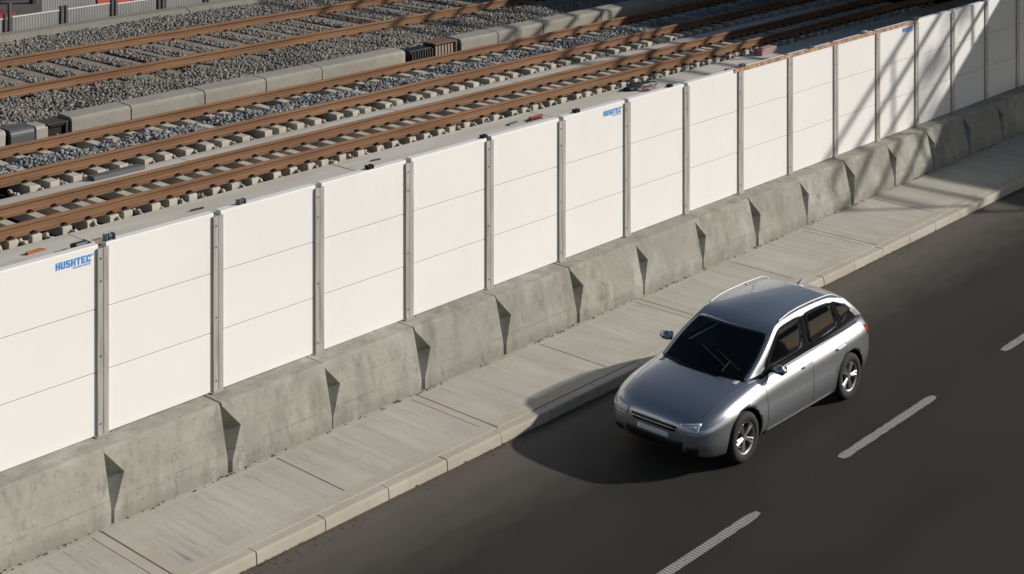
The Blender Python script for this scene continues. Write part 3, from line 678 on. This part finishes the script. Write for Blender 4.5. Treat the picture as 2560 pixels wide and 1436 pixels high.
# ---------------------------------------------------------------- CAR
exec_car = True
def car(loc, label, paint, rz=0, name='parked_car', detail=True, zoff=0):
    root = empty(name, loc, rz); tag(root, label, 'car')
    glass = mat('car_glass', (.07, .09, .11), .03, 0, .6)
    tg = glass.node_tree; p = tg.nodes['Principled BSDF']; p.inputs['Transmission Weight'].default_value = .96; p.inputs['IOR'].default_value = 1.28
    black = mat('car_trim_black', (.012, .012, .013), .45); chrome = mat('car_chrome', (.75, .75, .75), .18, 1)
    satin = mat('satin_rail', (.38, .38, .38), .5, .4)
    well = mat('wheel_well', (.006, .006, .006), .9)
    # --- body
    ST = [(-.02, .50, .56, .50, .30, .56, .60), (.04, .64, .70, .62, .24, .60, .665), (.16, .74, .80, .73, .20, .665, .745), (.38, .80, .865, .79, .17, .74, .825), (.62, .82, .89, .80, .17, .79, .875),
          (.92, .83, .895, .805, .17, .83, .925), (1.2, .835, .885, .80, .17, .865, .955), (1.55, .84, .885, .80, .17, .89, .955), (2.1, .845, .89, .80, .17, .91, .955), (2.65, .845, .895, .80, .17, .93, .965),
          (3.15, .845, .90, .80, .18, .955, .98), (3.5, .84, .90, .795, .19, .975, 1.0), (3.8, .82, .885, .775, .21, .985, 1.01), (4.02, .78, .85, .73, .25, .975, 1.0), (4.14, .70, .78, .66, .30, .93, .96), (4.18, .58, .66, .56, .38, .86, .89)]
    bm = bmesh.new(); rows = []
    for u, wb, wm, ws, zb, zs, zt in ST:
        h = zs - zb
        half = [(0, zb), (wb * .7, zb), (wb, zb + .03), (wm, zb + .30 * h), (wm * .985, zb + .62 * h), (wm * .99 - .005, zb + .80 * h), (ws, zs), (ws * .86, zs + .62 * (zt - zs)), (ws * .5, zt - .01), (0, zt)]
        ring = half + [(-y, z) for y, z in half[-2:0:-1]]
        rows.append([bm.verts.new((u, y, z)) for y, z in ring])
    k = len(rows[0])
    for a_, b_ in zip(rows[:-1], rows[1:]):
        for i in range(k): bm.faces.new((a_[i], a_[(i + 1) % k], b_[(i + 1) % k], b_[i]))
    bm.faces.new(rows[0]); bm.faces.new(rows[-1])
    cr = bm.edges.layers.float.new('crease_edge')
    for e in bm.edges:
        idx = None
        for i in (5, 6):
            for r_a, r_b in zip(rows[:-1], rows[1:]):
                pass
    bmesh.ops.recalc_face_normals(bm, faces=bm.faces)
    for ra, rb in zip(rows[:-1], rows[1:]):
        for i, c_ in ((5, .35), (k - 5, .35), (6, .3), (k - 6, .3), (2, .5), (k - 2, .5)):
            e = bm.edges.get((ra[i], rb[i]))
            if e: e[cr] = c_
    me = bpy.data.meshes.new('car_body'); bm.to_mesh(me); bm.free(); me.materials.append(paint); me.materials.append(well)
    for p_ in me.polygons: p_.use_smooth = True
    tmp = bpy.data.objects.new('car_body', me); COL.objects.link(tmp)
    sm = tmp.modifiers.new('s', 'SUBSURF'); sm.levels = 2; sm.render_levels = 2
    WH = [(.80, 1), (3.43, 1), (.80, -1), (3.43, -1)]; cut = []
    bc = bmesh.new()
    for u, sg in WH:
        r_ = bmesh.ops.create_cone(bc, cap_ends=True, segments=40, radius1=.375, radius2=.375, depth=.5, matrix=Matrix.Translation((u, sg * .87, .32)) @ Matrix.Rotation(math.pi / 2, 4, 'X'))
    cm = bpy.data.meshes.new('c'); bc.to_mesh(cm); bc.free(); cm.materials.append(well)
    co = bpy.data.objects.new('c', cm); COL.objects.link(co)
    bo = tmp.modifiers.new('b', 'BOOLEAN'); bo.operation = 'DIFFERENCE'; bo.object = co; bo.solver = 'EXACT'; bo.material_mode = 'TRANSFER'
    bpy.context.view_layer.update(); dg = bpy.context.evaluated_depsgraph_get()
    fm = bpy.data.meshes.new_from_object(tmp.evaluated_get(dg)); bpy.data.objects.remove(tmp); bpy.data.objects.remove(co)
    fm.name = 'car_body'
    body = link('car_body', fm, root)
    bm = bmesh.new(); bm.from_mesh(fm); bvh = BVHTree.FromBMesh(bm); bm.free()
    for p_ in fm.polygons: p_.use_smooth = p_.material_index == 0
    # --- greenhouse: columns (bottom u,z -> top u,z)
    cols = [((1.10, .925), (1.93, 1.375)), ((1.30, .935), (2.06, 1.395)), ((1.85, .945), (2.30, 1.41)), ((2.42, .955), (2.55, 1.42)), ((2.50, .955), (2.62, 1.42)), ((2.95, .965), (2.95, 1.415)),
            ((3.40, .985), (3.28, 1.395)), ((3.47, .99), (3.34, 1.39)), ((3.68, 1.01), (3.44, 1.37)), ((3.86, 1.02), (3.56, 1.34)), ((4.05, .99), (3.72, 1.30))]
    def vz(u, z): return (.765 - (z - .93) * .40) * (1 - .035 * ((u - 2.6) / 1.5) ** 2) - (.03 if u < 1.3 else 0)
    def pt(ci, t_, sg):
        (u0, z0), (u1, z1) = cols[ci]; u = u0 + (u1 - u0) * t_; z = z0 + (z1 - z0) * t_; bow = .018 * math.sin(math.pi * t_)
        return Vector((u, sg * (vz(u, z) + bow), z))
    def TT(ci):
        if ci == 8: return [0, .20, .39, .58, .77, 1]
        if ci == 9: return [0, .42, .47, .52, .57, 1]
        return [0, .07, .36, .64, .87, 1]
    fr = MB()
    def patch(fn, ni, nj, cls):
        g = [[fn(i, j) for j in range(nj)] for i in range(ni)]
        vs = [v for row in g for v in row]
        k0 = len(fr.v); fr.v += [tuple(v) for v in vs]
        for i in range(ni - 1):
            for j in range(nj - 1):
                fr.f.append(tuple(k0 + q for q in (i * nj + j, (i + 1) * nj + j, (i + 1) * nj + j + 1, i * nj + j + 1))); fr.mi.append(cls(i, j))
    for sg in (1, -1):
        patch(lambda i, j: pt(i, TT(i)[j], sg), len(cols), 6, lambda i, j: (2 if i in (1, 2, 4, 5, 7, 8) else (1 if i in (3, 6) else 0)) if 0 < j < 4 else (1 if j == 0 and 0 < i < 9 else 0))
    S = [-1, -.94, -.6, -.2, .2, .6, .94, 1]
    TW = [0, .07, .36, .64, .87, 1]
    def ws(i, j):
        a_ = pt(0, TW[i], 1); y = a_.y * S[j]; b_ = .17 - .07 * TW[i]
        return Vector((a_.x - b_ * (1 - S[j] ** 2), y, a_.z + .015 * (1 - S[j] ** 2)))
    patch(ws, 6, 8, lambda i, j: 3 if i < 4 and 0 < j < 6 else 0)
    def tw(i, j):
        a_ = pt(10, TW[i], 1); b_ = .10
        return Vector((a_.x + b_ * (1 - S[j] ** 2), a_.y * S[j], a_.z + .02 * (1 - S[j] ** 2)))
    patch(tw, 6, 8, lambda i, j: 4 if 0 < i < 4 and 0 < j < 6 else 0)
    nc = len(cols)
    def rf(i, j):
        a_ = pt(i, 1, 1); f0 = max(0, 1 - i / 4) * -.10 + max(0, (i - 6) / 4) * .10
        cz = .015 + .045 * min(1, i / 2.) - (.04 * max(0, (i - 7) / 3))
        return Vector((a_.x + f0 * (1 - S[j] ** 2), a_.y * S[j], a_.z + cz * (1 - S[j] ** 2)))
    patch(rf, nc, 8, lambda i, j: 0)
    pil = mat('pillar_black', (.006, .006, .007), .9, 0, .1)
    tmp = fr.build('cabin', [paint, pil, glass, glass, glass])
    bm = bmesh.new(); bm.from_mesh(tmp.data); bmesh.ops.remove_doubles(bm, verts=bm.verts, dist=.004); bmesh.ops.recalc_face_normals(bm, faces=bm.faces)
    if sum(f_.normal.z * f_.calc_area() for f_ in bm.faces) < 0: bmesh.ops.reverse_faces(bm, faces=bm.faces)
    cl = bm.edges.layers.float.new('crease_edge')
    for e in bm.edges:
        if len(e.link_faces) == 2 and e.link_faces[0].material_index != e.link_faces[1].material_index and max(f_.material_index for f_ in e.link_faces) > 1: e[cl] = .45
    bm.to_mesh(tmp.data); bm.free()
    for p_ in tmp.data.polygons: p_.use_smooth = True
    sb = tmp.modifiers.new('sub', 'SUBSURF'); sb.levels = 2
    bpy.context.view_layer.update()
    em = bpy.data.meshes.new_from_object(tmp.evaluated_get(bpy.context.evaluated_depsgraph_get())); bpy.data.objects.remove(tmp)
    def extract(name, sel, mats, thick, offset):
        bm = bmesh.new(); bm.from_mesh(em); bmesh.ops.delete(bm, geom=[f_ for f_ in bm.faces if not sel(f_)], context='FACES')
        while True:
            bm.faces.ensure_lookup_table()
            if not len(bm.faces): break
            seen = {bm.faces[0]}; st = [bm.faces[0]]
            while st:
                for e in st.pop().edges:
                    for f2 in e.link_faces:
                        if f2 not in seen: seen.add(f2); st.append(f2)
            if name == 'cabin_frame': seen = set(bm.faces)
            keep = {v for f_ in seen for v in f_.verts}; me_ = bpy.data.meshes.new(name); idx = {v: i for i, v in enumerate(keep)}
            fl = list(seen); me_.from_pydata([v.co[:] for v in keep], [], [[idx[v] for v in f_.verts] for f_ in fl])
            for m_ in mats: me_.materials.append(m_)
            for p_, f_ in zip(me_.polygons, fl): p_.material_index = min(f_.material_index, len(mats) - 1); p_.use_smooth = True
            me_.update(); q = link(name, me_, root); md = q.modifiers.new('so', 'SOLIDIFY'); md.thickness = thick; md.offset = offset
            bmesh.ops.delete(bm, geom=fl, context='FACES')
        bm.free()
    extract('cabin_frame', lambda f_: f_.material_index < 2, [paint, pil], .028, -1)
    extract('side_window', lambda f_: f_.material_index == 2, [glass], .006, -1)
    extract('windshield', lambda f_: f_.material_index == 3, [glass], .006, -1)
    extract('rear_window', lambda f_: f_.material_index == 4, [glass], .006, -1)
    # rubber seal under the glasshouse
    def ray(o_, d_):
        h, n_, i_, dd = bvh.ray_cast(Vector(o_), Vector(d_)); return h, n_
    def surf(name, pts, axis, sg, off, m_, par=root, thick=.004, grid=(8, 4)):
        """pts: 4 corners (p,q) projected along an axis onto the body, laid as a raised patch"""
        mb = MB(); nu, nv = grid; vs = []; ok = True
        for i in range(nu + 1):
            for j in range(nv + 1):
                s_ = i / nu; t_ = j / nv
                p_ = (1 - s_) * (1 - t_) * Vector(pts[0]) + s_ * (1 - t_) * Vector(pts[1]) + s_ * t_ * Vector(pts[2]) + (1 - s_) * t_ * Vector(pts[3])
                if axis == 'side': h, n_ = ray((p_.x, sg * 2, p_.y), (0, -sg, 0))
                elif axis == 'front': h, n_ = ray((-2, p_.x, p_.y), (1, 0, 0))
                elif axis == 'rear': h, n_ = ray((7, p_.x, p_.y), (-1, 0, 0))
                else: h, n_ = ray((p_.x, p_.y, 3), (0, 0, -1))
                if h is None: return None
                if n_.dot(Vector({'side': (0, sg, 0), 'front': (-1, 0, 0), 'rear': (1, 0, 0), 'top': (0, 0, 1)}[axis])) < 0: n_ = -n_
                vs.append(h + n_ * off)
        fs = [(i * (nv + 1) + j, (i + 1) * (nv + 1) + j, (i + 1) * (nv + 1) + j + 1, i * (nv + 1) + j + 1) for i in range(nu) for j in range(nv)]
        mb.add(vs, fs); o = mb.build(name, m_, par, smooth=True); s_ = o.modifiers.new('so', 'SOLIDIFY'); s_.thickness = thick; s_.offset = -1; return o
    lampm = mat('headlamp_glass', (.55, .58, .6), .08, .3); redm = mat('tail_lamp', (.35, .01, .01), .15); drl = mat('indicator', (.8, .8, .78), .2)
    for sg in (-1, 1):
        h_ = surf('headlight', [(sg * .40, .615), (sg * .66, .66), (sg * .655, .535), (sg * .42, .53)], 'front', 1, .008, lampm)
        if h_: surf('headlight_trim', [(sg * .44, .59), (sg * .62, .62), (sg * .62, .605), (sg * .45, .575)], 'front', 1, .014, drl, h_)
        h2 = surf('side_lamp', [(.02, .56), (.42, .70), (.30, .615), (.05, .53)], 'side', sg, .007, lampm)
        surf('fog_lamp', [(sg * .50, .36), (sg * .66, .37), (sg * .66, .28), (sg * .52, .28)], 'front', 1, .006, black)
        surf('tail_light', [(sg * .50, .90), (sg * .64, .89), (sg * .64, .74), (sg * .46, .75)], 'rear', 1, .008, redm)
        surf('tail_lamp_side', [(3.92, .90), (4.10, .86), (4.10, .76), (3.98, .77)], 'side', sg, .007, redm)
        # doors: seams drawn as thin recessed-looking strips, handles
        for u0, u1 in ((1.30, 1.308), (2.44, 2.448), (3.30, 3.308)):
            surf('door_seam', [(u0 + (.03 if u0 < 2 else 0), .26), (u1 + (.03 if u0 < 2 else 0), .26), (u1, .88), (u0, .88)], 'side', sg, .0015, black, grid=(1, 12), thick=.002)
        surf('sill_trim', [(1.25, .195), (3.00, .195), (3.00, .25), (1.25, .25)], 'side', sg, .012, black, grid=(16, 2), thick=.01)
        surf('window_trim', [(1.30, .885), (3.80, .965), (3.80, .978), (1.30, .898)], 'side', sg, .004, black, grid=(20, 1), thick=.004)
        for u0 in (2.20, 3.06):
            hnd = MB(); h, n_ = ray((u0, sg * 2, .80), (0, -sg, 0)); h2, _ = ray((u0 + .2, sg * 2, .81), (0, -sg, 0))
            if h and h2:
                hnd.tube(h + n_ * .03, h2 + n_ * .03, .013, 8); hnd.tube(h - n_ * .01, h + n_ * .03, .011, 6); hnd.tube(h2 - n_ * .01, h2 + n_ * .03, .011, 6); hnd.build('door_handle', paint, root)
        # mirror
        t_ = MB(); t_.box(-.07, .06, -.085, .085, -.05, .06); mo = t_.build('wing_mirror', [paint], root, (1.52, sg * .93, .99), bevel=.03, seg=3, smooth=True)
        t_ = MB(); t_.box(.061, .066, -.07, .07, -.035, .045); t_.build('mirror_glass', chrome, mo)
        t_ = MB(); t_.tube((0, -sg * .06, -.03), (.02, -sg * .20, -.06), .022, 8); t_.build('mirror_arm', black, mo)
        # roof rail
        rr = MB(); ps = [pt(i, 1, sg) + Vector((0, -sg * .015, .032)) for i in range(1, 10)]; ps[0].z -= .025; ps[-1].z -= .022
        kk = 8; vs = []
        for q_ in ps: vs += [q_ + Vector((0, .013 * math.cos(2 * math.pi * w_ / kk), .013 * math.sin(2 * math.pi * w_ / kk))) for w_ in range(kk)]
        rr.add(vs, [(r_ * kk + w_, r_ * kk + (w_ + 1) % kk, (r_ + 1) * kk + (w_ + 1) % kk, (r_ + 1) * kk + w_) for r_ in range(len(ps) - 1) for w_ in range(kk)])
        for i in (0, 4, 8): rr.tube(ps[i], ps[i] - Vector((0, 0, .05)), .014, 6)
        rr.build('roof_rail', satin, root, smooth=True)
        wi = MB(); a_ = Vector((1.02, sg * .12 - .22, .962)); wi.tube(a_, a_ + Vector((.18, -.02, .10)), .008, 6); wi.tube(a_ + Vector((.06, -.25, .06)), a_ + Vector((.26, .25, .16)), .007, 6); wi.build('wiper', black, root)
    surf('grille', [(-.36, .575), (.36, .575), (.33, .50), (-.33, .50)], 'front', 1, .006, black)
    surf('lower_grille', [(-.46, .40), (.46, .40), (.42, .27), (-.42, .27)], 'front', 1, .006, black)
    surf('grille_bar', [(-.36, .545), (.36, .545), (.36, .534), (-.36, .534)], 'front', 1, .014, chrome, grid=(12, 1))
    surf('number_plate', [(-.25, .475), (.25, .475), (.25, .405), (-.25, .405)], 'front', 1, .016, mat('plate_white', (.7, .7, .68), .5))
    surf('number_plate', [(-.25, .70), (.25, .70), (.25, .60), (-.25, .60)], 'rear', 1, .012, mat('plate_white', (.7, .7, .68), .5))
    surf('bonnet_seam', [(.16, -.60), (.16, .60), (.168, .60), (.168, -.60)], 'top', 1, .0015, black, grid=(1, 14), thick=.002)
    for sg in (-1, 1):
        surf('bonnet_seam', [(.18, sg * .62), (1.02, sg * .70), (1.02, sg * .707), (.18, sg * .627)], 'top', 1, .0015, black, grid=(12, 1), thick=.002)
    surf('cowl', [(.93, -.62), (.93, .62), (1.06, .62), (1.06, -.62)], 'top', 1, .004, black, grid=(3, 10))
    # antenna, interior
    mb = MB(); mb.add([(3.45, -.02, 1.42), (3.45, .02, 1.42), (3.62, .02, 1.40), (3.62, -.02, 1.40), (3.6, 0, 1.475)], [(0, 1, 2, 3), (0, 1, 4), (1, 2, 4), (2, 3, 4), (3, 0, 4)]); mb.build('antenna', paint, root)
    dk = mat('cabin_dark', (.02, .02, .022), .8)
    for (u, v) in ((2.05, .36), (2.05, -.36), (2.95, .36), (2.95, -.36)):
        mb = MB(); mb.box(u, u + .45, v - .23, v + .23, .68, .80); mb.box(u + .38, u + .52, v - .23, v + .23, .75, 1.15); mb.box(u + .42, u + .50, v - .12, v + .12, 1.16, 1.30); mb.build('seat', dk, root, bevel=.03, seg=2)
    mb = MB(); mb.box(1.25, 1.62, -.66, .66, .80, 1.0); mb.build('dashboard', dk, root, bevel=.04, seg=2)
    # wheels
    tyre = mat('tyre_rubber', (.02, .02, .02), .85); rim = mat('alloy_rim', (.5, .5, .5), .3, .9)
    def wheel():
        e = bpy.data.objects.new('wheel', None); COL.objects.link(e); e.parent = root; e.empty_display_size = .1
        mb = MB(); prof = [(.20, .075), (.215, .098), (.26, .108), (.295, .10), (.316, .075), (.32, .03), (.32, -.03), (.316, -.075), (.295, -.10), (.26, -.108), (.215, -.098), (.20, -.075)]
        n_ = 36; vs = []; k = len(prof)
        for i in range(n_):
            a_ = 2 * math.pi * i / n_
            for r_, y_ in prof: vs.append((r_ * math.cos(a_), y_, r_ * math.sin(a_)))
        fs = [(i * k + j, i * k + (j + 1) % k, ((i + 1) % n_) * k + (j + 1) % k, ((i + 1) % n_) * k + j) for i in range(n_) for j in range(k)]
        mb.add(vs, fs); mb.build('tyre', tyre, e, smooth=True)
        mb = MB(); prof = [(.205, -.095), (.185, -.085), (.18, .04), (.205, .06), (.208, -.05)]; vs = []; k = 5
        for i in range(n_):
            a_ = 2 * math.pi * i / n_
            for r_, y_ in prof: vs.append((r_ * math.cos(a_), y_, r_ * math.sin(a_)))
        fs = [(i * k + j, i * k + (j + 1) % k, ((i + 1) % n_) * k + (j + 1) % k, ((i + 1) % n_) * k + j) for i in range(n_) for j in range(k)]; mb.add(vs, fs)
        mb.tube((0, -.085, 0), (0, -.04, 0), .045, 16)
        for i in range(5):
            for dd in (-.13, .13):
                a_ = 2 * math.pi * i / 5; c0 = Vector((.03 * math.cos(a_ + dd), -.068, .03 * math.sin(a_ + dd))); c1 = Vector((.19 * math.cos(a_ + dd), -.078, .19 * math.sin(a_ + dd))); mb.tube(c0, c1, .015, 6, .019)
        mb.build('rim', rim, e)
        mb = MB(); mb.tube((0, -.02, 0), (0, -.01, 0), .15, 20); mb.build('brake_disc', mat('brake_disc', (.12, .11, .1), .4, .8), e)
        return e
    w0 = wheel()
    for i, (u, sg) in enumerate(WH):
        e = w0 if i == 0 else copy_tree(w0, root)
        e.location = (u, sg * .775, .32); e.rotation_euler = (0, random.uniform(0, 1), math.pi if sg > 0 else 0)
    return root
silver = mat('silver_paint', (.40, .42, .45), .33, .9); silver.node_tree.nodes['Principled BSDF'].inputs['Coat Weight'].default_value = .6
darkp = mat('dark_paint', (.012, .012, .016), .3, .2)
car((16.05, 12.08, -.14), 'silver hatchback driving towards the camera on the dark road', silver, 0, 'silver_car')
car((19.6, 45.4, .9), 'dark parked car behind the hoarding at the top left corner', darkp, 0, 'parked_car')
